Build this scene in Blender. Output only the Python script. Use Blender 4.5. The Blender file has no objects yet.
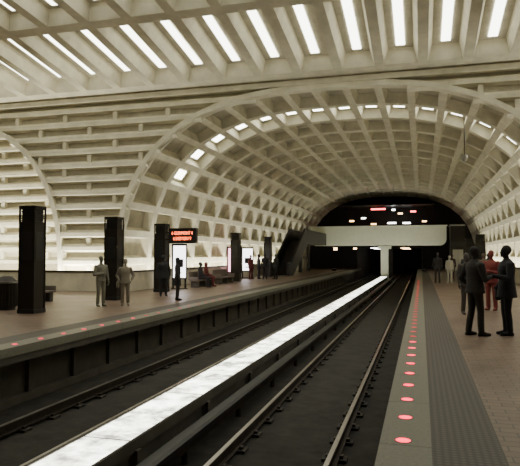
import bpy, bmesh, math, random
import numpy as np
from mathutils import Vector, Matrix
random.seed(4)
S=bpy.context.scene
COL=S.collection

# ------------------------------------------------------------ materials
def newmat(name):
    m=bpy.data.materials.new(name); m.use_nodes=True
    nt=m.node_tree; b=nt.nodes['Principled BSDF']
    return m,nt,b
def mat(name,col,rough=.7,metal=0,noise=0.0,scale=3.0,bump=0.0,spec=None):
    m,nt,b=newmat(name)
    b.inputs['Base Color'].default_value=(*col,1)
    b.inputs['Roughness'].default_value=rough
    b.inputs['Metallic'].default_value=metal
    if spec is not None: b.inputs['Specular IOR Level'].default_value=spec
    if noise>0 or bump>0:
        tc=nt.nodes.new('ShaderNodeTexCoord')
        n=nt.nodes.new('ShaderNodeTexNoise'); n.inputs['Scale'].default_value=scale
        n.inputs['Detail'].default_value=7; n.inputs['Roughness'].default_value=.6
        nt.links.new(tc.outputs['Object'],n.inputs['Vector'])
        if noise>0:
            r=nt.nodes.new('ShaderNodeValToRGB')
            r.color_ramp.elements[0].position=.3; r.color_ramp.elements[1].position=.7
            r.color_ramp.elements[0].color=(*[c*(1-noise) for c in col],1)
            r.color_ramp.elements[1].color=(*[min(1,c*(1+noise)) for c in col],1)
            nt.links.new(n.outputs['Fac'],r.inputs['Fac'])
            nt.links.new(r.outputs['Color'],b.inputs['Base Color'])
        if bump>0:
            bp=nt.nodes.new('ShaderNodeBump'); bp.inputs['Strength'].default_value=bump
            bp.inputs['Distance'].default_value=.02
            nt.links.new(n.outputs['Fac'],bp.inputs['Height'])
            nt.links.new(bp.outputs['Normal'],b.inputs['Normal'])
    return m
def emit(name,col,st,noise=0,scale=2):
    m,nt,b=newmat(name)
    b.inputs['Base Color'].default_value=(*[c*.6 for c in col],1)
    b.inputs['Emission Color'].default_value=(*col,1)
    b.inputs['Emission Strength'].default_value=st
    if noise>0:
        tc=nt.nodes.new('ShaderNodeTexCoord')
        n=nt.nodes.new('ShaderNodeTexNoise'); n.inputs['Scale'].default_value=scale; n.inputs['Detail'].default_value=8
        n.inputs['Roughness'].default_value=.65
        nt.links.new(tc.outputs['Object'],n.inputs['Vector'])
        mr=nt.nodes.new('ShaderNodeMapRange')
        mr.inputs['From Min'].default_value=.38; mr.inputs['From Max'].default_value=.62
        mr.inputs['To Min'].default_value=st*(1-noise); mr.inputs['To Max'].default_value=st*(1+noise*.4)
        nt.links.new(n.outputs['Fac'],mr.inputs['Value'])
        nt.links.new(mr.outputs['Result'],b.inputs['Emission Strength'])
    return m
def brickmat(name,c1,c2,mortar,w,h,rough,msize=.008,bump=.2):
    m,nt,b=newmat(name)
    tc=nt.nodes.new('ShaderNodeTexCoord')
    br=nt.nodes.new('ShaderNodeTexBrick')
    br.inputs['Scale'].default_value=1
    br.inputs['Color1'].default_value=(*c1,1); br.inputs['Color2'].default_value=(*c2,1)
    br.inputs['Mortar'].default_value=(*mortar,1)
    br.inputs['Brick Width'].default_value=w; br.inputs['Row Height'].default_value=h
    br.inputs['Mortar Size'].default_value=msize
    nt.links.new(tc.outputs['Object'],br.inputs['Vector'])
    n=nt.nodes.new('ShaderNodeTexNoise'); n.inputs['Scale'].default_value=.8; n.inputs['Detail'].default_value=6
    nt.links.new(tc.outputs['Object'],n.inputs['Vector'])
    mx=nt.nodes.new('ShaderNodeMix'); mx.data_type='RGBA'; mx.blend_type='MULTIPLY'
    mx.inputs['Factor'].default_value=.6
    nt.links.new(br.outputs['Color'],mx.inputs['A']); nt.links.new(n.outputs['Fac'],mx.inputs['B'])
    nt.links.new(mx.outputs['Result'],b.inputs['Base Color'])
    mr=nt.nodes.new('ShaderNodeMapRange'); mr.inputs['To Min'].default_value=rough-.12; mr.inputs['To Max'].default_value=rough+.2
    nt.links.new(n.outputs['Fac'],mr.inputs['Value']); nt.links.new(mr.outputs['Result'],b.inputs['Roughness'])
    bp=nt.nodes.new('ShaderNodeBump'); bp.inputs['Strength'].default_value=bump; bp.inputs['Distance'].default_value=.004
    bp.invert=True
    nt.links.new(br.outputs['Fac'],bp.inputs['Height']); nt.links.new(bp.outputs['Normal'],b.inputs['Normal'])
    return m
def tactile(name):
    m,nt,b=newmat(name)
    tc=nt.nodes.new('ShaderNodeTexCoord')
    v=nt.nodes.new('ShaderNodeTexVoronoi'); v.inputs['Scale'].default_value=16; v.inputs['Randomness'].default_value=0
    nt.links.new(tc.outputs['Object'],v.inputs['Vector'])
    r=nt.nodes.new('ShaderNodeValToRGB')
    r.color_ramp.elements[0].position=.2; r.color_ramp.elements[1].position=.42
    r.color_ramp.elements[0].color=(.10,.082,.065,1); r.color_ramp.elements[1].color=(.045,.037,.03,1)
    nt.links.new(v.outputs['Distance'],r.inputs['Fac']); nt.links.new(r.outputs['Color'],b.inputs['Base Color'])
    bp=nt.nodes.new('ShaderNodeBump'); bp.inputs['Strength'].default_value=.5; bp.inputs['Distance'].default_value=.006; bp.invert=True
    nt.links.new(v.outputs['Distance'],bp.inputs['Height']); nt.links.new(bp.outputs['Normal'],b.inputs['Normal'])
    b.inputs['Roughness'].default_value=.6
    return m

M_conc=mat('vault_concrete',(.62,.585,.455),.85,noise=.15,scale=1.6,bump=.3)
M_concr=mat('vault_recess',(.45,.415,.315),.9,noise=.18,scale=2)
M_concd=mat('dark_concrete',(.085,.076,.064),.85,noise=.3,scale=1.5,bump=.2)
M_bed=mat('trackbed',(.025,.022,.018),.95,noise=.5,scale=3,bump=.6)
M_tie=mat('tie_concrete',(.045,.04,.034),.9,noise=.3,scale=6)
M_rail=mat('rail_steel',(.06,.048,.04),.6,metal=.6,noise=.2,scale=9)
M_railtop=mat('rail_running_surface',(.5,.47,.43),.3,metal=1)
M_granite=mat('granite',(.17,.165,.125),.5,noise=.2,scale=30)
M_tile=brickmat('quarry_tile',(.225,.148,.105),(.285,.195,.14),(.10,.08,.062),.28,.14,.38)
M_tact=tactile('tactile_tile')
M_bronze=mat('bronze',(.022,.018,.014),.45,metal=.4)
M_black=mat('black',(.012,.012,.012),.45)
M_steel=mat('steel',(.35,.34,.32),.35,metal=.9)
M_white=mat('white_parapet',(.84,.86,.70),.6,noise=.04)
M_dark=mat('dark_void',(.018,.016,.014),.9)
M_strip=emit('trough_surface_glow',(1,1,.86),5.5,noise=.85,scale=2.6)  # reflecting trough surface; the lamplight falling on it is put in as emission
M_glow=emit('coffer_glow',(1,1,.86),8)  # glow added in the cross vault recesses, standing in for uplight on them
M_slotglow=emit('coffer_slot_glow',(1,1,.86),10)  # added glow on main vault recess backs, in place of reflected uplight
M_red=emit('red_edge_light',(1,.015,.06),4.5)
M_redf=emit('red_edge_light_dim',(1,.02,.05),.9)
M_redrim=mat('light_bezel',(.2,.05,.04),.4)
M_redled=emit('led_text',(1,.13,.03),8)
M_pink=emit('poster_pink',(1,.45,.6),4)
M_poster=emit('poster_white',(1,.93,.95),5)
M_warm=emit('warm_lamp',(1,.6,.25),8)
M_redlamp=emit('red_lamp',(1,.1,.1),10)
M_whlamp=emit('white_lamp',(1,1,.95),10)
M_wood=mat('bench_granite',(.16,.13,.11),.6)

# ------------------------------------------------------------ mesh helper
class MB:
    def __init__(s,mats): s.v=[];s.f=[];s.m=[];s.mats=mats
    def quad(s,a,b,c,d,mi=0):
        i=len(s.v); s.v+= [tuple(a),tuple(b),tuple(c),tuple(d)]; s.f.append((i,i+1,i+2,i+3)); s.m.append(mi)
    def box(s,x0,x1,y0,y1,z0,z1,mi=0):
        i=len(s.v)
        s.v+=[(x0,y0,z0),(x1,y0,z0),(x1,y1,z0),(x0,y1,z0),(x0,y0,z1),(x1,y0,z1),(x1,y1,z1),(x0,y1,z1)]
        for q in [(0,3,2,1),(4,5,6,7),(0,1,5,4),(1,2,6,5),(2,3,7,6),(3,0,4,7)]:
            s.f.append(tuple(i+k for k in q)); s.m.append(mi)
    def prism(s,poly,ax,a0,a1,mi=0):
        def P(p,a):
            return {'x':(a,p[0],p[1]),'y':(p[0],a,p[1]),'z':(p[0],p[1],a)}[ax]
        i=len(s.v); n=len(poly)
        s.v+=[P(p,a0) for p in poly]+[P(p,a1) for p in poly]
        s.f.append(tuple(range(i,i+n))); s.m.append(mi)
        s.f.append(tuple(range(i+2*n-1,i+n-1,-1))); s.m.append(mi)
        for k in range(n):
            k2=(k+1)%n
            s.f.append((i+k,i+n+k,i+n+k2,i+k2)); s.m.append(mi)
    def cyl(s,c,r,z0,z1,n=16,mi=0,r1=None):
        r1=r if r1 is None else r1
        i=len(s.v)
        s.v+=[(c[0]+r*math.cos(2*math.pi*k/n),c[1]+r*math.sin(2*math.pi*k/n),z0) for k in range(n)]
        s.v+=[(c[0]+r1*math.cos(2*math.pi*k/n),c[1]+r1*math.sin(2*math.pi*k/n),z1) for k in range(n)]
        s.f.append(tuple(range(i+n-1,i-1,-1))); s.m.append(mi)
        s.f.append(tuple(range(i+n,i+2*n))); s.m.append(mi)
        for k in range(n):
            k2=(k+1)%n; s.f.append((i+k,i+k2,i+n+k2,i+n+k)); s.m.append(mi)
    def obj(s,name,parent=None,recalc=True,bevel=0):
        me=bpy.data.meshes.new(name); me.from_pydata(s.v,[],s.f)
        for m in s.mats: me.materials.append(m)
        me.polygons.foreach_set('material_index',s.m)
        if recalc:
            bm=bmesh.new(); bm.from_mesh(me); bmesh.ops.recalc_face_normals(bm,faces=bm.faces); bm.to_mesh(me); bm.free()
        me.update()
        o=bpy.data.objects.new(name,me); COL.objects.link(o)
        if parent: o.parent=parent
        if bevel:
            b=o.modifiers.new('bevel','BEVEL'); b.width=bevel; b.segments=2; b.limit_method='ANGLE'
        return o
def empty(name,loc=(0,0,0)):
    e=bpy.data.objects.new(name,None); e.location=loc; COL.objects.link(e); return e

# ------------------------------------------------------------ constants
CX=-3.71; A=9.9; H=8.75; N=2.7; YA=24.5; YE=72.0
EDGE_R=-.37; EDGE_L=-7.05
def prof(dx,a=A,h=H):
    t=min(1,abs(dx)/a); return h*(1-t**N)**(1/N)
def archpts(n=400,a=A,h=H):
    pts=[]
    for k in range(n+1):
        t=math.pi*k/n
        c,s_=math.cos(t),math.sin(t)
        pts.append((-a*math.copysign(abs(c)**(2/N),c),h*abs(s_)**(2/N)))
    return pts
_ap=np.array(archpts()); _L=np.concatenate([[0],np.cumsum(np.hypot(*np.diff(_ap,axis=0).T))])
def arch_at(s):
    l=s*_L[-1]; x=np.interp(l,_L,_ap[:,0]); z=np.interp(l,_L,_ap[:,1])
    e=.1
    x1=np.interp(l+e,_L,_ap[:,0]);x0=np.interp(l-e,_L,_ap[:,0]);z1=np.interp(l+e,_L,_ap[:,1]);z0=np.interp(l-e,_L,_ap[:,1])
    t=np.array([x1-x0,z1-z0]); t/=max(1e-6,np.hypot(*t)); n=np.array([-t[1],t[0]])
    return x,z,n
def coffers(mb,fn,us,vs,ru,rv,depth,taper,matr=0,matb=1,glow=None):
    for i in range(len(us)-1):
        for j in range(len(vs)-1):
            u0,u1,v0,v1=us[i],us[i+1],vs[j],vs[j+1]
            du,dv=u1-u0,v1-v0
            a0,a1,b0,b1=u0+du*ru,u1-du*ru,v0+dv*rv,v1-dv*rv
            O=[fn(u0,v0,0),fn(u1,v0,0),fn(u1,v1,0),fn(u0,v1,0)]
            I=[fn(a0,b0,0),fn(a1,b0,0),fn(a1,b1,0),fn(a0,b1,0)]
            t=taper
            J=[fn(a0+du*t,b0+dv*t*.35,depth),fn(a1-du*t,b0+dv*t*.35,depth),fn(a1-du*t,b1-dv*t*.35,depth),fn(a0+du*t,b1-dv*t*.35,depth)]
            for k in range(4):
                k2=(k+1)%4
                mb.quad(O[k],O[k2],I[k2],I[k],matr)
                mb.quad(I[k],I[k2],J[k2],J[k],matr)
            mb.quad(*J,matb)
            if glow and glow(i,j):
                lu,lv=glow(i,j)
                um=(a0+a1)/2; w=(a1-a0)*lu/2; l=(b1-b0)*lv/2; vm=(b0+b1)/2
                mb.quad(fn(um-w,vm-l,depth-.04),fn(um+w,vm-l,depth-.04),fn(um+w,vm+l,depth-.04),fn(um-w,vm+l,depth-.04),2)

# ------------------------------------------------------------ main barrel vault
def fmain(u,v,d):
    x,z,n=arch_at(u); return (CX+x+n[0]*d,v,z+n[1]*d)
mb=MB([M_conc,M_concr,M_slotglow])
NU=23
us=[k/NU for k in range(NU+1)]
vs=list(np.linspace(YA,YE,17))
coffers(mb,fmain,us,vs,.12,.075,.45,.07,glow=lambda i,j:(.5,.55) if (j==1 and 4<=i<=NU-5) else None)
mb.obj('ceiling',recalc=False)
def rim(cx,y0,y1,w,out,name):
    m=MB([M_conc])
    n=90; P=[]
    for k in range(n+1):
        x,z,nn=arch_at(k/n); P.append((cx+x,z,cx+x+nn[0]*w,z+nn[1]*w))
    for k in range(n):
        a,b=P[k],P[k+1]
        m.quad((a[0],y0-out,a[1]),(b[0],y0-out,b[1]),(b[2],y0-out,b[3]),(a[2],y0-out,a[3]))
        m.quad((a[0],y0-out,a[1]),(b[0],y0-out,b[1]),(b[0],y1,b[1]),(a[0],y1,a[1]))
        m.quad((a[2],y0-out,a[3]),(b[2],y0-out,b[3]),(b[2],y0,b[3]),(a[2],y0,a[3]))
    return m.obj(name,recalc=False)
rim(CX,YA,YA+.05,.22,.30,'trim_1')
CXB=-26.65
rim(CXB,YA,YA+1.6,.22,.30,'trim_2')
CXR=CX+22.94
# ------------------------------------------------------------ cross-vault far wall with the arch openings
ZT=9.05
def zlow(x):
    z=0
    for c in (CX,CXB,CXR):
        if abs(x-c)<A: z=max(z,prof(x-c))
    return z
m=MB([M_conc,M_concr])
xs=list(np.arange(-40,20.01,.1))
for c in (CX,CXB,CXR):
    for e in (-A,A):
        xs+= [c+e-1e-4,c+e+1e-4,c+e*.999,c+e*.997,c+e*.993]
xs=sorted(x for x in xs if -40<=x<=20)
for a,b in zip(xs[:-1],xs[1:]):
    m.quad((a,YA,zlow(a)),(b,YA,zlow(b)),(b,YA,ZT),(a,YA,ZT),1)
def dxof(z): return A*max(0,1-(max(0,z)/H)**N)**(1/N) if z<H else 0
intervals=lambda z:[(-40+0,CXB-dxof(z)),(CXB+dxof(z),CX-dxof(z)),(CX+dxof(z),CXR-dxof(z))] if z<H else [(-40,20)]
rz=.55; rows=[]
while rz<8.9:
    rows.append(rz); rz+=.66
for z in rows:
    for a,b in intervals(z+.12):
        if b-a>.3:
            m.prism([(YA-.26,z),(YA-.26,z+.17),(YA,z+.32),(YA,z-.10)],'x',a,min(b,20))
for k,z in enumerate(rows):
    x=-39.5+(k%2)*1.35
    while x<20:
        zl=zlow(x)
        if zl<z+.1 and z+.66<ZT: m.box(x-.10,x+.10,YA-.20,YA,z+.15,z+.60)
        x+=2.7
m.box(-40,20,YA-.34,YA,ZT-.12,ZT+.1)
m.obj('wall_front',recalc=False)
m=MB([M_conc,M_concr])
yb=YA+1.6
m.quad((CXB-A-1,yb,0),(CXB+A+.2,yb,0),(CXB+A+.2,yb,9.2),(CXB-A-1,yb,9.2),1)
for z in rows:
    m.prism([(yb-.35,z),(yb-.35,z+.17),(yb,z+.32),(yb,z-.10)],'x',CXB-A,CXB+A)
for k,z in enumerate(rows):
    x=CXB-A+.4+(k%2)*1.35
    while x<CXB+A:
        m.box(x-.10,x+.10,yb-.25,yb,z+.15,z+.6); x+=2.7
m.obj('wall_bay',recalc=False)

# ------------------------------------------------------------ cross vault ceiling
CP=[(24.6,9.08),(24.0,9.3),(18.6,10.1),(13.6,10.5),(8.6,10.7),(3.6,10.6),(-1.4,10.1),(-6.4,9.0),(-10,6.5)]
cy=np.array([p[0] for p in CP][::-1]); cz=np.array([p[1] for p in CP][::-1])
def fcross(u,v,d):
    z=float(np.interp(v,cy,cz)); return (u,v,z+d)
m=MB([M_conc,M_concr,M_glow])
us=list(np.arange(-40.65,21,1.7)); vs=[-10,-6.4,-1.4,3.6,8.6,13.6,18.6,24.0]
coffers(m,fcross,us,vs,.11,.05,.55,.10,glow=lambda i,j:(.26,.80) if j>=4 else None)
for a,b in zip(us[:-1],us[1:]):
    m.quad(fcross(a,24.0,0),fcross(b,24.0,0),fcross(b,24.6,0),fcross(a,24.6,0))
m.obj('ceiling.001',recalc=False)
m=MB([M_conc]); m.quad((-40,-10,-1.2),(20,-10,-1.2),(20,-10,10),(-40,-10,10)); m.obj('wall_back')
m=MB([M_conc]); m.quad((-40,-10,0),(-40,24.6,0),(-40,24.6,11),(-40,-10,11)); m.obj('wall_left')
m=MB([M_conc]); m.quad((20,-10,0),(20,24.6,0),(20,24.6,11),(20,-10,11)); m.obj('wall_right')

# ------------------------------------------------------------ platforms
def platform(name,sgn,edge,farx,y0=-9.95,y1=YE-.05):
    m=MB([M_tile,M_granite,M_tact,M_concd])
    e=edge
    def X(o): return e+sgn*o
    def b(o0,o1,ya,yb,z0,z1,mi):
        a,c=sorted((X(o0),X(o1))); m.box(a,c,ya,yb,z0,z1,mi)
    y=y0
    while y<y1:
        yb=min(y+1.52,y1); b(0,.44,y,yb-.008,-.16,0,1); y+=1.52
    b(.44,1.02,y0,y1,-.16,0,2)
    b(1.02,abs(farx-e),y0,YA,-.16,0,0)
    b(1.02,abs((CX+sgn*A)-e),YA,y1,-.16,0,0)
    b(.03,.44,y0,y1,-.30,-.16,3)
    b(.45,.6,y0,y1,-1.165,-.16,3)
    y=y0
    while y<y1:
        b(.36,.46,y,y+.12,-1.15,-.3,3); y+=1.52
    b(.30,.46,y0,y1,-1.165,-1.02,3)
    return m.obj(name)
platform('station_platform',1,EDGE_R,19.95)
platform('station_platform',-1,EDGE_L,-39.95)
m=MB([M_redrim,M_red,M_redf])
for side,x in ((0,EDGE_R+.20),(1,EDGE_L-.2)):
    y=3.86
    while y<(40 if side==0 else 22):
        r=.078 if side==0 else .062
        m.cyl((x,y),r,.0,.003,18,0); m.cyl((x,y),r-.012,.003,.006,18,1 if (side==0 and y<12) or (side==1 and y<14) else 2,r1=r-.02); y+=.76
m.obj('platform_edge_lights')

# ------------------------------------------------------------ track bed
m=MB([M_bed]); m.box(EDGE_L-.5,EDGE_R+.5,-10,YE+20,-1.35,-1.17); m.obj('floor')
def track(cx,third):
    m=MB([M_rail,M_railtop,M_tie,M_black,M_concd])
    for sx in (-.7175,.7175):
        x=cx+sx
        m.box(x-.07,x+.07,-8,YE+18,-1.13,-1.11); m.box(x-.012,x+.012,-8,YE+18,-1.11,-1.01)
        m.box(x-.036,x+.036,-8,YE+18,-1.01,-.978); m.box(x-.030,x+.030,-8,YE+18,-.978,-.97,1)
        y=-8
        while y<YE:
            m.box(x-.17,x+.17,y,y+.2,-1.17,-1.13,2)
            m.box(x-.12,x-.07,y+.06,y+.14,-1.13,-1.09); m.box(x+.07,x+.12,y+.06,y+.14,-1.13,-1.09)
            y+=.76
    x=cx+third
    m.box(x-.04,x+.04,-8,YE,-1.0,-.88,0)
    m.prism([(x-.11,-.86),(x+.11,-.86),(x+.11,-.80),(x+.07,-.77),(x-.07,-.77),(x-.11,-.80)],'y',-8,YE,3)
    y=-7
    while y<YE:
        m.cyl((x,y),.05,-1.17,-1.0,10,2)
        if third>0: m.box(x-.02,x+.14,y,y+.05,-.9,-.86,3)
        else: m.box(x-.14,x+.02,y,y+.05,-.9,-.86,3)
        y+=2.4
    return m.obj('railway_track')
track(-1.89,-1.22); track(-5.53,1.22)
# central light trough
m=MB([M_concd,M_strip,M_steel])
m.box(-4.00,-3.40,-8,62,-1.17,-.62,0)
m.box(-4.06,-4.02,-8,62,-.72,-.57,0); m.box(-3.38,-3.34,-8,62,-.72,-.57,0)
y=-8
while y<61:
    m.box(-4.02,-3.38,y+.02,y+2.38,-.62,-.585,1)
    m.box(-4.02,-3.38,y-.012,y+.012,-.62,-.584,2)
    m.box(-4.10,-4.04,y,y+.12,-1.17,-.7,0); m.box(-3.36,-3.30,y,y+.12,-1.17,-.7,0)
    y+=2.4
m.obj('median_light_trough')

# ------------------------------------------------------------ parapets with uplights
def parapet(pts,name):
    m=MB([M_conc,M_bronze])
    (x0,y0),(x1,y1)=pts
    if abs(x1-x0)<.01:
        m.box(x0-.1,x0+.1,y0,y1,0,.85); m.box(x0-.14,x0+.14,y0,y1,.85,.93,1)
    else:
        m.box(x0,x1,y0-.1,y0+.1,0,.85); m.box(x0,x1,y0-.14,y0+.14,.85,.93,1)
    return m.obj(name)
parapet(((CX-A+.75,YA-.7),(CX-A+.75,62)),'parapet')
parapet(((CX+A-.75,YA-.7),(CX+A-.75,62)),'parapet')
parapet(((-30,YA-.9),(CX-A+.85,YA-.9)),'parapet')
parapet(((CX+A-.85,YA-.9),(12,YA-.9)),'parapet')
def area(name,loc,rot,sx,sy,e,col=(1,.97,.80)):
    l=bpy.data.lights.new(name,'AREA'); l.shape='RECTANGLE'; l.size=sx; l.size_y=sy; l.energy=e; l.color=col
    o=bpy.data.objects.new(name,l); o.location=loc; o.rotation_euler=rot; COL.objects.link(o); return o
UP=math.pi
area('uplight_left',(CX-A+.50,43,.45),(UP,math.radians(-22),0),.2,36,1500)
area('uplight_right',(CX+A-.50,43,.45),(UP,math.radians(22),0),.2,36,1500)
area('uplight_bay',(-21,YA-.65,.45),(UP-math.radians(8),0,0),15,.2,1500)
area('uplight_bay_right',(9,YA-.65,.45),(UP-math.radians(8),0,0),7,.2,600)
# added fill lights with made-up housings, to brighten the bridge fascia
for k,x in enumerate((-7.6,-5.9+.3,-3.71-1.0,.1)):
    pass
m=MB([M_bronze,M_steel])
fl=[(-8.6,.0),(-2.9,-1.17),(-4.6,-1.17),(.3,.0)]
for x,z in fl:
    m.box(x-.22,x+.22,59.2,59.4,z+.03,z+.22,0); m.box(x-.19,x+.19,59.22,59.38,z+.22,z+.235,1); m.box(x-.03,x+.03,59.27,59.33,z,z+.03,0)
m.obj('added_fill_housings')
for k,(x,z) in enumerate(fl):
    area('added_bridge_fill_%d'%k,(x,59.3,z+.26),(math.radians(180-42),0,0),.35,.12,60,(1,1,.86))

# ------------------------------------------------------------ pylons
def pylon(x,y,rot=0,w=.27):
    m=MB([M_bronze,M_black,M_steel])
    d,h=w,3.05
    m.box(-w-.03,w+.03,-d-.03,d+.03,0,.12,1)
    m.box(-w,w,-d,d,.12,h-.45,0)
    for sx in (-1,1):
        m.box(sx*w-.02,sx*w+.02,-d-.02,-d+.03,.12,h,0); m.box(sx*w-.02,sx*w+.02,d-.03,d+.02,.12,h,0)
    m.box(-w+.04,w-.04,-d+.04,d-.04,h-.45,h-.08,1)
    for k in range(6): m.box(-w-.01,w+.01,-d-.01,d+.01,h-.43+k*.065,h-.41+k*.065,0)
    m.box(-w-.02,w+.02,-d-.02,d+.02,h-.08,h,0)
    m.box(-w+.06,w-.06,-d-.012,-d,1.5,2.3,1); m.box(w,w+.012,-d+.06,d-.06,1.5,2.3,1)
    o=m.obj('station_pylon',bevel=.01); o.location=(x,y,0); o.rotation_euler[2]=rot; return o
for p in [(-10.75,14.3),(-10.92,19.2),(-11.25,24.0),(-11.3,35),(-11.3,43)]:
    pylon(*p,w=.245)
pylon(3.9,52); pylon(3.9,42)

# ------------------------------------------------------------ LED sign
sg=empty('train_arrival_sign',(-10.05,23.6,0))
m=MB([M_black,M_bronze])
m.box(-.62,.62,-.09,.09,2.2,2.78,0); m.box(-.66,.66,-.11,.11,2.76,2.82,1); m.box(-.66,.66,-.11,.11,2.16,2.21,1)
m.box(-.66,-.61,-.11,.11,2.2,2.8,1); m.box(.61,.66,-.11,.11,2.2,2.8,1)
m.box(-.88,-.6,-.03,.03,2.60,2.67,1); m.box(-.88,-.6,-.03,.03,2.3,2.37,1)
m.obj('housing',sg)
for k,t in enumerate(['6 GLENMONT 4','6 SHDYGRV 9']):
    c=bpy.data.curves.new('led_line_%d'%k,'FONT'); c.body=t; c.size=.20; c.align_x='CENTER'; c.extrude=.002
    c.materials.append(M_redled)
    o=bpy.data.objects.new('led_line_%d'%k,c); o.parent=sg; o.location=(0,-.096,2.54-k*.24); o.rotation_euler=(math.pi/2,0,0); o.scale=(.72,1,1); COL.objects.link(o)
sg.rotation_euler[2]=math.radians(-4)

# ------------------------------------------------------------ ad light boxes
def adbox(x,y,rot,mm,w=.45,h0=.55,h1=2.1):
    m=MB([M_bronze,mm,M_black])
    m.box(-w-.06,w+.06,-.1,.1,h0-.08,h1+.1,0)
    m.box(-w,w,-.112,-.1,h0,h1,1); m.box(-w,w,.1,.112,h0,h1,1)
    m.box(-w*.6,w*.6,-.118,-.112,h0+.5,h0+.9,2)
    m.box(-w*.5,w*.3,-.118,-.112,h0+.2,h0+.27,2)
    m.box(-w-.04,-w+.04,-.08,.08,0,h0-.08,0); m.box(w-.04,w+.04,-.08,.08,0,h0-.08,0)
    m.box(-w-.1,w+.1,-.2,.2,0,.04,0)
    o=m.obj('advertising_lightbox'); o.location=(x,y,0); o.rotation_euler[2]=rot
adbox(-11.35,26.2,math.radians(30),M_poster,.30)
adbox(-11.9,36.5,math.radians(30),M_pink,.42)
adbox(-11.9,39.5,math.radians(30),M_poster,.36)

# ------------------------------------------------------------ benches
def bench(x,y,rot=0,L=2.4):
    m=MB([M_wood,M_concd])
    m.box(-.24,.24,-L/2,L/2,.32,.385,0)
    m.box(-.30,-.24,-L/2,L/2,.385,.80,0)
    for k in (-L/2+.2,0,L/2-.2): m.box(-.2,.2,k-.09,k+.09,0,.32,1)
    m.box(-.24,.24,-L/2,-L/2+.05,.385,.55,0); m.box(-.24,.24,L/2-.05,L/2,.385,.55,0)
    o=m.obj('platform_bench',bevel=.012); o.location=(x,y,0); o.rotation_euler[2]=rot
bench(-11.0,28.4); bench(-11.1,32.2)
def bin_(x,y):
    m=MB([M_bronze,M_black,M_steel])
    m.cyl((0,0),.27,0,.08,20,1); m.cyl((0,0),.29,.08,.8,20,0,r1=.31); m.cyl((0,0),.33,.8,.86,20,2); m.cyl((0,0),.30,.86,1.0,20,0,r1=.16); m.cyl((0,0),.1,1.0,1.01,16,1)
    for k in range(20):
        a=k*math.pi/10; m.box(.30*math.cos(a)-.012,.30*math.cos(a)+.012,.30*math.sin(a)-.012,.30*math.sin(a)+.012,.1,.78,1)
    o=m.obj('litter_bin'); o.location=(x,y,0)
bin_(-12.1,14.9)
bench(-12.9,17.2,L=2.0)

# ------------------------------------------------------------ mezzanine bridge
m=MB([M_white,M_concd,M_dark,M_conc])
YB=64.0
x0,x1=-11.9,2.6
def fascia(y0,z0,z1):
    n=10; r=.7
    poly=[(x0,z1)]+[(x0+r-r*math.cos(math.pi/2*k/n),z0+r-r*math.sin(math.pi/2*k/n)) for k in range(n+1)]
    poly+=[(x1-r+r*math.sin(math.pi/2*k/n),z0+r-r*math.cos(math.pi/2*k/n)) for k in range(n+1)]+[(x1,z1)]
    m.prism(poly,'y',y0,y0+.25,0)
fascia(YB,2.65,4.7)
m.box(x0-.1,x1+.1,YB-.08,YB+.3,4.7,4.82,0)
m.box(x0+.3,x1-.3,YB+.25,YE-.1,2.7,3.0,1)
m.box(CX-.5,CX+.3,YB+.05,YB+.7,-1.17,2.7,0)
m.box(CX-.8,CX+.6,YB+.0,YB+.8,2.3,2.72,0)
m.box(x0,x0+.2,YB+.25,YE-.1,3.0,4.0,1); m.box(x1-.2,x1,YB+.25,YE-.1,3.0,4.0,1)
m.obj('mezzanine_bridge')
m=MB([M_dark,M_concd])
yE=YE
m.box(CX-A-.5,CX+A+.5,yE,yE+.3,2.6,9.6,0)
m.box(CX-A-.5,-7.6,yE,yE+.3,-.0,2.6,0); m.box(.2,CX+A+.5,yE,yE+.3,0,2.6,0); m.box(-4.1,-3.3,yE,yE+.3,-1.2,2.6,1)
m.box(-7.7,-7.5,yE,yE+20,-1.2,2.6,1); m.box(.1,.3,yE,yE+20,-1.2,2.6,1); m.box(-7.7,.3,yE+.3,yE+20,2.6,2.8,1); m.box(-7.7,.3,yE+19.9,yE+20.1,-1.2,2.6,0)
m.obj('wall_end')
m=MB([M_bronze,M_redlamp,M_whlamp,M_warm])
m.box(-9,1.5,66,71.8,7.2,7.3,0)
for k,(x,y,z,mi,w) in enumerate([(-4.6,66.5,6.9,1,.8),(-2.2,67,6.4,3,.25),(-6.4,68,6.0,2,.25),(-.8,67,6.6,1,.3),(-7.6,66.6,5.6,3,.25),(-3.3,70,5.5,2,.5),(-5.4,70,5.4,3,.3),(-1.6,70.5,5.5,2,.45),(.4,69,5.6,3,.25),(-3.0,68,6.9,2,.2)]):
    m.box(x-.02,x+.02,y-.02,y+.02,z,7.2,0); m.box(x-w,x+w,y-.1,y+.1,z-.16,z,mi)
m.obj('mezzanine_lamps')
m=MB([M_bronze,M_warm,M_whlamp])
for x in (-5.5,-1.9):
    for y in (73,78,84): m.box(x-.5,x+.5,y-.06,y+.06,2.45,2.55,2 if x<-3 else 1)
m.box(-9.6,-9.2,66,66.1,2.2,2.5,1); m.box(-7.6,-7.2,68,68.1,2.3,2.5,1)
m.obj('tunnel_lamps')
m=MB([M_bronze,M_black,M_steel])
m.box(2.9,4.3,62,65,0,4.6,0); m.box(2.86,4.34,61.96,65.04,4.6,4.75,2); m.box(3.1,4.1,61.93,62,.05,2.2,2); m.box(3.59,3.61,61.92,61.93,.05,2.2,1)
m.box(2.95,4.25,61.9,62,2.6,3.0,1)
m.obj('platform_elevator')
m=MB([M_bronze,M_steel])
zc=prof(2.05-CX)
m.cyl((2.05,29.2),.02,6.2,zc+.3,8,0); m.cyl((2.05,29.2),.06,6.12,6.25,14,1,r1=.16); m.cyl((2.05,29.2),.16,6.25,6.42,14,1)
m.obj('pendant_loudspeaker')

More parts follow.
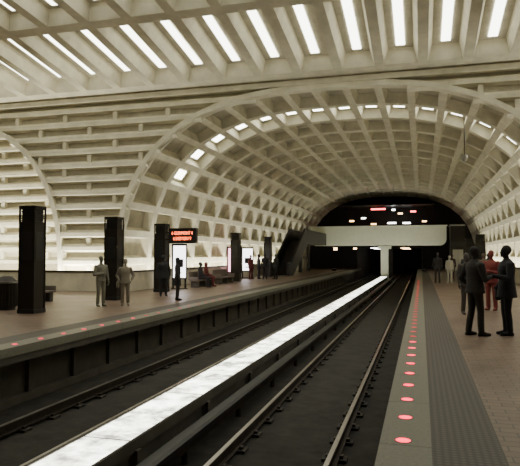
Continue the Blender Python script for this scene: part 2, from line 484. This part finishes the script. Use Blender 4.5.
# ------------------------------------------------------------ escalator left platform -> mezzanine
m=MB([M_black,M_bronze,M_black])
ya,yb,zt=46.0,52.0,3.0
xa,xb=-11.6,-10.2
for x in (xa,xb):
    m.prism([(ya-1,0),(ya-1,.95),(ya,1.0),(yb,zt+1.0),(yb+1,zt+1.0),(yb+1,zt-.6),(yb,zt-.7),(ya+.8,0)],'x',x-.09,x+.09,0)
    m.prism([(ya-1.1,.95),(ya-1.1,1.03),(ya,1.08),(yb,zt+1.08),(yb+1,zt+1.08),(yb+1,zt+1.0),(yb,zt+1.0),(ya,1.0)],'x',x-.05,x+.05,2)
for k in range(18):
    m.box(xa+.09,xb-.09,ya+k*.333,ya+(k+1)*.333,k*zt/18,(k+1)*zt/18,1)
m.box(xa-.1,xb+.1,yb+.0,63.85,zt-.3,zt,0)
m.box(xb+.02,xb+.1,yb+1,63.85,zt,zt+1.0,0)
m.box(xa-.1,xa-.02,yb+1,63.85,zt,zt+1.0,0)
for y in (54,58): m.box(xa+.4,xa+.7,y,y+.3,0,zt-.3,0)
m.obj('escalator')

# ------------------------------------------------------------ people
def mcol(name,c,r=.85): return mat(name,c,r,noise=.12,scale=14)
_mc={}
def cm(c,kind='cloth'):
    k=(kind,c)
    if k not in _mc: _mc[k]=mcol('%s_%d'%(kind,len(_mc)),c,.85 if kind=='cloth' else .55)
    return _mc[k]
def ell(bm,c,r,seg=16):
    bmesh.ops.create_uvsphere(bm,u_segments=seg,v_segments=max(8,seg//2+2),radius=1,matrix=Matrix.Translation(c)@Matrix.Diagonal((*r,1)))
def loft(bm,rings,n=16):
    prev=None; first=None
    for c,ax,ay in rings:
        c=Vector(c); R=[bm.verts.new(c+Vector(ax)*math.cos(2*math.pi*k/n)+Vector(ay)*math.sin(2*math.pi*k/n)) for k in range(n)]
        if prev:
            for k in range(n): bm.faces.new((prev[k],prev[(k+1)%n],R[(k+1)%n],R[k]))
        else: first=R
        prev=R
    bm.faces.new(first[::-1]); bm.faces.new(prev)
def tube(bm,pts,rad,n=12):
    P=[Vector(p) for p in pts]; rings=[]
    for i,p in enumerate(P):
        d=(P[min(i+1,len(P)-1)]-P[max(i-1,0)]).normalized()
        ref=Vector((0,1,0)) if abs(d.y)<.8 else Vector((1,0,0))
        a=d.cross(ref).normalized(); b=d.cross(a).normalized()
        r=rad[i]; rings.append((p,a*r,b*r))
    loft(bm,rings,n)
def segd(P,a,b):
    a=np.array(a);b=np.array(b);ab=b-a
    t=np.clip(((P-a)@ab)/(ab@ab),0,1)
    return np.linalg.norm(P-(a+t[:,None]*ab),axis=1)
def hand(bm,w,d,sx,curl=.35):
    d=Vector(d).normalized(); side=Vector((-sx,0,0))
    n=(side-d*side.dot(d))
    if n.length<.2: n=Vector((0,0,-1))-d*Vector((0,0,-1)).dot(d)
    n.normalize(); t=d.cross(n)*1.0
    if t.y<0: t=-t
    w=Vector(w)
    loft(bm,[(w-d*.03,t*.026,n*.02),(w+d*.01,t*.028,n*.018),(w+d*.05,t*.042,n*.017),(w+d*.09,t*.043,n*.014),(w+d*.10,t*.038,n*.011)],12)
    for k,(off,L) in enumerate([(.033,.072),(.011,.080),(-.011,.074),(-.032,.058)]):
        p=w+d*.092+t*off; pts=[p-d*.02,p]; dd=d.copy()
        for s in (.42,.33,.25):
            dd=(dd+n*curl).normalized(); p=p+dd*L*s; pts.append(p.copy())
        tube(bm,pts,[.0095,.0095,.009,.008,.006],8)
    p=w+d*.025+t*.026
    tube(bm,[p,p+d*.025+t*.022,p+d*.052+t*.030+n*.008,p+d*.078+t*.026+n*.018],[.014,.012,.0105,.007],8)

def person(x,y,face,h=1.72,top=(.03,.03,.035),legs=(.03,.03,.04),hair=(.03,.02,.015),skin=(.60,.36,.25),
           pose='stand',arms=('down','down'),hem=.80,vox=.016,female=False,shirt=None,stride=.0,headturn=0,lean=0,bag=None,name='person',bulk=1.0,longhair=False,shoes=(.015,.013,.012)):
    sc=h/1.75
    bm=bmesh.new()
    sit=pose=='sit'
    dz=-.43 if sit else 0
    wv=(.92 if female else 1.0)*bulk
    leanf=lambda z: lean*max(0,z-.9)
    T=[(.86,.160,.118,-.005),(.95,.165,.122,-.008),(1.05,.150,.112,0),(1.15,.155,.115,.003),(1.27,.175,.125,.003),(1.36,.178,.115,-.005),(1.42,.140,.092,-.012),(1.465,.075,.068,-.012),(1.49,.056,.058,-.01)]
    loft(bm,[((0,o+leanf(z),z+dz),(rx*wv,0,0),(0,ry*wv,0)) for z,rx,ry,o in T],24)
    if hem<.85 and not sit:
        loft(bm,[((0,0,hem),(.185*wv+(.85-hem)*.08,0,0),(0,.145*wv+(.85-hem)*.06,0)),((0,0,.95),(.166*wv,0,0),(0,.126*wv,0)),((0,0,1.08),(.15*wv,0,0),(0,.112*wv,0))],24)
    ly=leanf(1.5)
    tube(bm,[(0,-.012+ly,1.40+dz),(0,0+ly,1.50+dz),(0,.008+ly,1.58+dz)],[.06,.054,.052])
    hc=Vector((0,.018+ly,1.632+dz))
    bh=bmesh.new()
    ell(bh,(0,-.012,.02),(.075,.094,.098),20); ell(bh,(0,.018,-.035),(.058,.068,.078),16)
    ell(bh,(0,.085,-.018),(.013,.022,.026),10); ell(bh,(0,.070,.022),(.048,.018,.012),12); ell(bh,(0,.072,-.088),(.026,.018,.018),10)
    ell(bh,(0,.078,-.058),(.025,.012,.013),10)
    for s in (-1,1): ell(bh,(s*.077,-.004,-.01),(.010,.020,.032),10)
    ell(bh,(0,-.024,.036),(.083,.096,.096),20)
    if longhair:
        ell(bh,(0,-.055,-.06),(.075,.055,.13),16)
    R=Matrix.Rotation(math.radians(headturn),4,'Z')
    bmesh.ops.transform(bh,matrix=Matrix.Translation(hc)@R,verts=bh.verts)
    mt=bpy.data.meshes.new('t'); bh.to_mesh(mt); bh.free(); bm.from_mesh(mt); bpy.data.meshes.remove(mt)
    shoe_seg=[]
    for s in (-1,1):
        st=stride*s
        if sit:
            hip=(s*.09,0,.50);knee=(s*.12,.42,.50);ank=(s*.12,.43+.05*s,.09)
            tube(bm,[hip,(s*.1,.2,.50),knee],[.095,.085,.068]); ell(bm,knee,(.068,.068,.068)); ell(bm,hip,(.11,.11,.10))
            tube(bm,[knee,(s*.12,.43+.02*s,.30),ank],[.064,.062,.052])
        else:
            hip=(s*.085,0,.90);knee=(s*.098,.02+st*.5,.49);ank=(s*.108,-.015+st,.08)
            tube(bm,[(s*.08,0,.95),hip,(s*.092,.01+st*.25,.70),knee,(s*.103,st*.75-.005,.28),ank],[.085,.096,.083,.066,.064,.060],14)
            ell(bm,hip,(.098,.11,.1))
        toe=(ank[0]+s*.02,ank[1]+.17,.035); heel=(ank[0],ank[1]-.05,.04)
        loft(bm,[((heel[0],heel[1]-.02,.03),(.028,0,0),(0,0,.028)),((heel[0],heel[1]+.02,.045),(.04,0,0),(0,0,.044)),((heel[0]+s*.005,heel[1]+.08,.05),(.044,0,0),(0,0,.05)),((heel[0]+s*.012,heel[1]+.15,.037),(.048,0,0),(0,0,.036)),((toe[0],toe[1]+.02,.027),(.032,0,0),(0,0,.025))],12)
        shoe_seg.append((heel,toe)); 
    arm_seg=[]; hands=[]
    for s,mode in ((-1,arms[0]),(1,arms[1])):
        sh=Vector((s*.172*wv,-.01+leanf(1.38),1.385+dz))
        if mode=='down': el=Vector((s*.235*wv,-.035+ly*.6,1.12+dz)); wr=Vector((s*.245*wv,.035+ly*.4,.875+dz)); hd=(0,.10,-1)
        elif mode=='pocket': el=Vector((s*.29*wv,-.08,1.12+dz)); wr=Vector((s*.215*wv,.09,.95+dz)); hd=(-s*.35,.35,-.8)
        elif mode=='fold': el=Vector((s*.24*wv,.02+ly,1.10+dz)); wr=Vector((-s*.02,.20+ly,1.13+dz+s*.02)); hd=(-s*1,.05,0.05)
        elif mode=='fwd': el=Vector((s*.23*wv,.03+ly,1.11+dz)); wr=Vector((s*.12,.28+ly,1.16+dz)); hd=(-s*.3,.9,.1)
        elif mode=='phone': el=Vector((s*.24*wv,.08+ly,1.13+dz)); wr=Vector((s*.13,.20+ly,1.36+dz)); hd=(-s*.2,.2,1)
        elif mode=='lap': el=Vector((s*.24,.03,1.10+dz)); wr=Vector((s*.10,.26,.60)); hd=(-s*.5,.8,-.15)
        elif mode=='reach': el=Vector((s*.25,.20,1.22+dz)); wr=Vector((s*.20,.42,1.30+dz)); hd=(-s*.1,1,.1)
        tube(bm,[sh,sh.lerp(el,.5),el],[.062*bulk,.056*bulk,.048*bulk]); ell(bm,sh,(.066*bulk,.066*bulk,.062)); ell(bm,el,(.048*bulk,)*3)
        tube(bm,[el,el.lerp(wr,.5),wr],[.047*bulk,.043*bulk,.036])
        arm_seg+= [(sh,el,.06),(el,wr,.045)]; hands.append((wr,hd,s))
    me=bpy.data.meshes.new('b'); bm.to_mesh(me); bm.free()
    o=bpy.data.objects.new('tmp',me); COL.objects.link(o)
    r=o.modifiers.new('r','REMESH'); r.mode='VOXEL'; r.voxel_size=vox
    s_=o.modifiers.new('s','SMOOTH'); s_.factor=.5; s_.iterations=3 if vox<.02 else 1
    dg=bpy.context.evaluated_depsgraph_get(); dg.update()
    m2=bpy.data.meshes.new_from_object(o.evaluated_get(dg))
    bpy.data.objects.remove(o); 
    npoly=len(m2.polygons); C=np.empty(npoly*3); m2.polygons.foreach_get('center',C); C=C.reshape(-1,3)
    Hc=np.array(hc); a=math.radians(-headturn); rel=C-Hc; rx=rel[:,0]*math.cos(a)-rel[:,1]*math.sin(a); ry=rel[:,0]*math.sin(a)+rel[:,1]*math.cos(a); rzv=rel[:,2]
    idx=np.zeros(npoly,int)
    zz=C[:,2]
    hm=hem if not sit else .50
    idx[:]=np.where(zz>hm,0,1)
    if sit: idx[(C[:,1]>.14)&(zz<.62)]=1
    armd=np.min([segd(C,a_,b_)-r_ for a_,b_,r_ in arm_seg],axis=0); idx[armd<.012]=0
    shd=np.min([segd(C,a_,b_) for a_,b_ in shoe_seg],axis=0); idx[(zz<.085)&(shd<.08)]=2
    if shirt is not None: idx[(np.abs(C[:,0])<.045)&(C[:,1]>.03+ly*.5)&(zz>1.12+dz)&(zz<1.47+dz)]=5
    neck=(zz>1.475+dz); idx[neck]=3
    hairm=neck&(((rzv>.052)&(ry<.075))|((rzv>.075))|((ry<-.012)&(rzv>-.055)&((np.abs(rx)<.074)|(rzv>.03)))|((ry<.012)&(rzv>.03)))
    if longhair: hairm|=((ry<-.02)&(rzv>-.2)&(np.hypot(rx,ry+.05)<.09)&(rzv<0))
    idx[hairm]=4
    bm=bmesh.new(); bm.from_mesh(m2)
    bm.faces.ensure_lookup_table()
    for f,i in zip(bm.faces,idx): f.material_index=int(i)
    for v in bm.verts:
        if v.co.z<.012: v.co.z=0.002
    nf=len(bm.faces)
    for wr,hd,s in hands: hand(bm,wr,hd,s,curl=.3)
    bm.faces.ensure_lookup_table()
    for f in bm.faces[nf:]: f.material_index=3
    nf=len(bm.faces)
    be=bmesh.new()
    for s in (-1,1): ell(be,(s*.030,.074,.002),(.012,.008,.006),8)
    ell(be,(0,.090,-.060),(.020,.005,.004),8)
    bmesh.ops.transform(be,matrix=Matrix.Translation(hc)@R,verts=be.verts)
    mt=bpy.data.meshes.new('t'); be.to_mesh(mt); be.free(); bm.from_mesh(mt); bpy.data.meshes.remove(mt)
    bm.faces.ensure_lookup_table()
    for f in bm.faces[nf:]: f.material_index=2
    if bag:
        nf=len(bm.faces)
        if bag=='backpack':
            loft(bm,[((0,-.19,.98),(.13,0,0),(0,.06,0)),((0,-.20,1.02),(.15,0,0),(0,.085,0)),((0,-.20,1.25),(.15,0,0),(0,.085,0)),((0,-.18,1.38),(.12,0,0),(0,.06,0))],16)
        else:
            loft(bm,[((.27,-.02,.66),(.04,0,0),(0,.14,0)),((.27,-.02,.70),(.06,0,0),(0,.17,0)),((.27,-.02,.88),(.05,0,0),(0,.16,0)),((.26,-.02,.93),(.03,0,0),(0,.14,0))],16)
            tube(bm,[(.26,-.02,.92),(.19,.05,1.2),(.12,.03,1.44),(.0,-.1,1.42),(.2,-.11,1.15),(.27,-.08,.92)],[.012]*6,6)
        bm.faces.ensure_lookup_table()
        for f in bm.faces[nf:]: f.material_index=2
    for f in bm.faces: f.smooth=True
    me=bpy.data.meshes.new(name); bm.to_mesh(me); bm.free()
    me.materials.clear()
    for mm in (cm(top),cm(legs),cm(shoes,'shoe'),cm(skin,'skin'),cm(hair,'hair'),cm(shirt or (.7,.7,.7))): me.materials.append(mm)
    ob=bpy.data.objects.new(name,me); COL.objects.link(ob)
    ob.scale=(sc,)*3; ob.location=(x,y,0.0); ob.rotation_euler[2]=math.radians(face)
    return ob
# right platform
person(1.06,12.7,-60,1.82,top=(.022,.019,.018),legs=(.14,.115,.085),hair=(.08,.045,.025),arms=('pocket','fwd'),hem=.84,vox=.012,stride=.07,name='man',bulk=1.22)
person(1.70,12.95,100,1.84,top=(.014,.014,.018),legs=(.035,.035,.045),hair=(.02,.015,.012),arms=('fwd','pocket'),hem=.74,vox=.012,name='man',bulk=1.25,bag='shoulder')
person(2.62,15.2,30,1.78,top=(.05,.06,.085),legs=(.05,.065,.11),hair=(.03,.02,.015),vox=.016,name='man',bag='backpack',arms=('down','pocket'),bulk=1.12)
person(2.02,18.6,150,1.78,top=(.20,.04,.035),legs=(.03,.03,.035),vox=.018,name='man',arms=('fold','fold'),bulk=1.1)
person(1.22,17.2,200,1.70,top=(.06,.05,.045),legs=(.05,.05,.06),vox=.018,female=True,name='woman',longhair=True,hair=(.12,.07,.04),bulk=1.1)
person(2.80,21.5,60,1.76,top=(.16,.13,.10),legs=(.03,.03,.04),vox=.02,name='man',bulk=1.1)
person(3.25,18.2,110,1.82,top=(.06,.05,.07),legs=(.04,.04,.06),vox=.02,name='man',bulk=1.1,arms=('pocket','phone'))
person(3.2,24.5,190,1.72,top=(.05,.07,.06),legs=(.03,.03,.04),vox=.025,name='woman',female=True,longhair=True)
person(1.60,35.8,190,1.62,top=(.42,.40,.34),legs=(.04,.04,.05),vox=.025,female=True,name='woman')
person(.92,35.5,170,1.80,top=(.03,.025,.025),legs=(.20,.16,.12),vox=.025,name='man',hem=.8)
person(2.3,33.0,160,1.75,top=(.04,.04,.05),legs=(.05,.05,.07),vox=.025,name='man')
person(2.9,30.0,10,1.72,top=(.14,.10,.08),legs=(.03,.03,.04),vox=.025,name='man')
person(3.3,38,40,1.7,top=(.02,.02,.03),legs=(.03,.03,.04),vox=.025,name='man')
person(2.0,41,190,1.7,top=(.05,.03,.03),legs=(.03,.03,.04),vox=.03,name='man')
person(3.6,34.5,150,1.74,top=(.03,.035,.05),legs=(.03,.03,.04),vox=.03,name='man')
# left platform
person(-9.96,16.7,-120,1.62,top=(.20,.195,.15),legs=(.018,.018,.02),hair=(.02,.015,.012),arms=('down','fold'),vox=.016,name='man',hem=.86,bulk=1.1)
person(-9.36,17.2,-150,1.52,top=(.23,.20,.155),legs=(.022,.02,.02),hair=(.03,.02,.015),arms=('pocket','pocket'),vox=.016,female=True,name='woman',hem=.82,bulk=1.15,bag='shoulder')
person(-9.95,21.4,-150,1.64,top=(.02,.02,.024),legs=(.02,.02,.025),shirt=(.6,.6,.6),vox=.02,name='man',hem=.75,bulk=1.1)
person(-8.6,19.7,-60,1.56,top=(.018,.016,.018),legs=(.015,.015,.02),vox=.02,female=True,name='woman',longhair=True,hem=.6,bulk=1.1)
person(-10.95,28.0,-90,1.7,pose='sit',arms=('lap','lap'),top=(.03,.025,.03),legs=(.03,.03,.04),vox=.02,name='seated_man')
person(-10.95,28.8,-90,1.68,pose='sit',arms=('lap','lap'),top=(.14,.03,.03),legs=(.02,.02,.03),vox=.02,name='seated_woman',female=True,longhair=True)
person(-11.2,38.0,-120,1.65,top=(.12,.03,.03),legs=(.03,.03,.04),vox=.025,name='woman',female=True)
person(-10.8,38.6,-60,1.7,top=(.04,.04,.05),legs=(.03,.03,.04),vox=.025,name='man')
person(-10.25,38.2,180,1.75,top=(.02,.02,.025),legs=(.03,.03,.04),vox=.025,name='man')
person(-9.55,38.4,150,1.72,top=(.03,.03,.03),legs=(.05,.05,.06),vox=.025,name='man')

# ------------------------------------------------------------ world & camera
w=bpy.data.worlds.new('world'); S.world=w; w.use_nodes=True
w.node_tree.nodes['Background'].inputs[0].default_value=(.5,.5,.5,1); w.node_tree.nodes['Background'].inputs[1].default_value=.05
cd=bpy.data.cameras.new('camera'); cam=bpy.data.objects.new('camera',cd); COL.objects.link(cam)
cam.location=(0,0,1.65); cd.sensor_width=36; cd.lens=580/520*36; cd.clip_end=300; cd.clip_start=.05
cam.rotation_euler=(math.radians(90+2.17),0,math.radians(15.51))
S.camera=cam
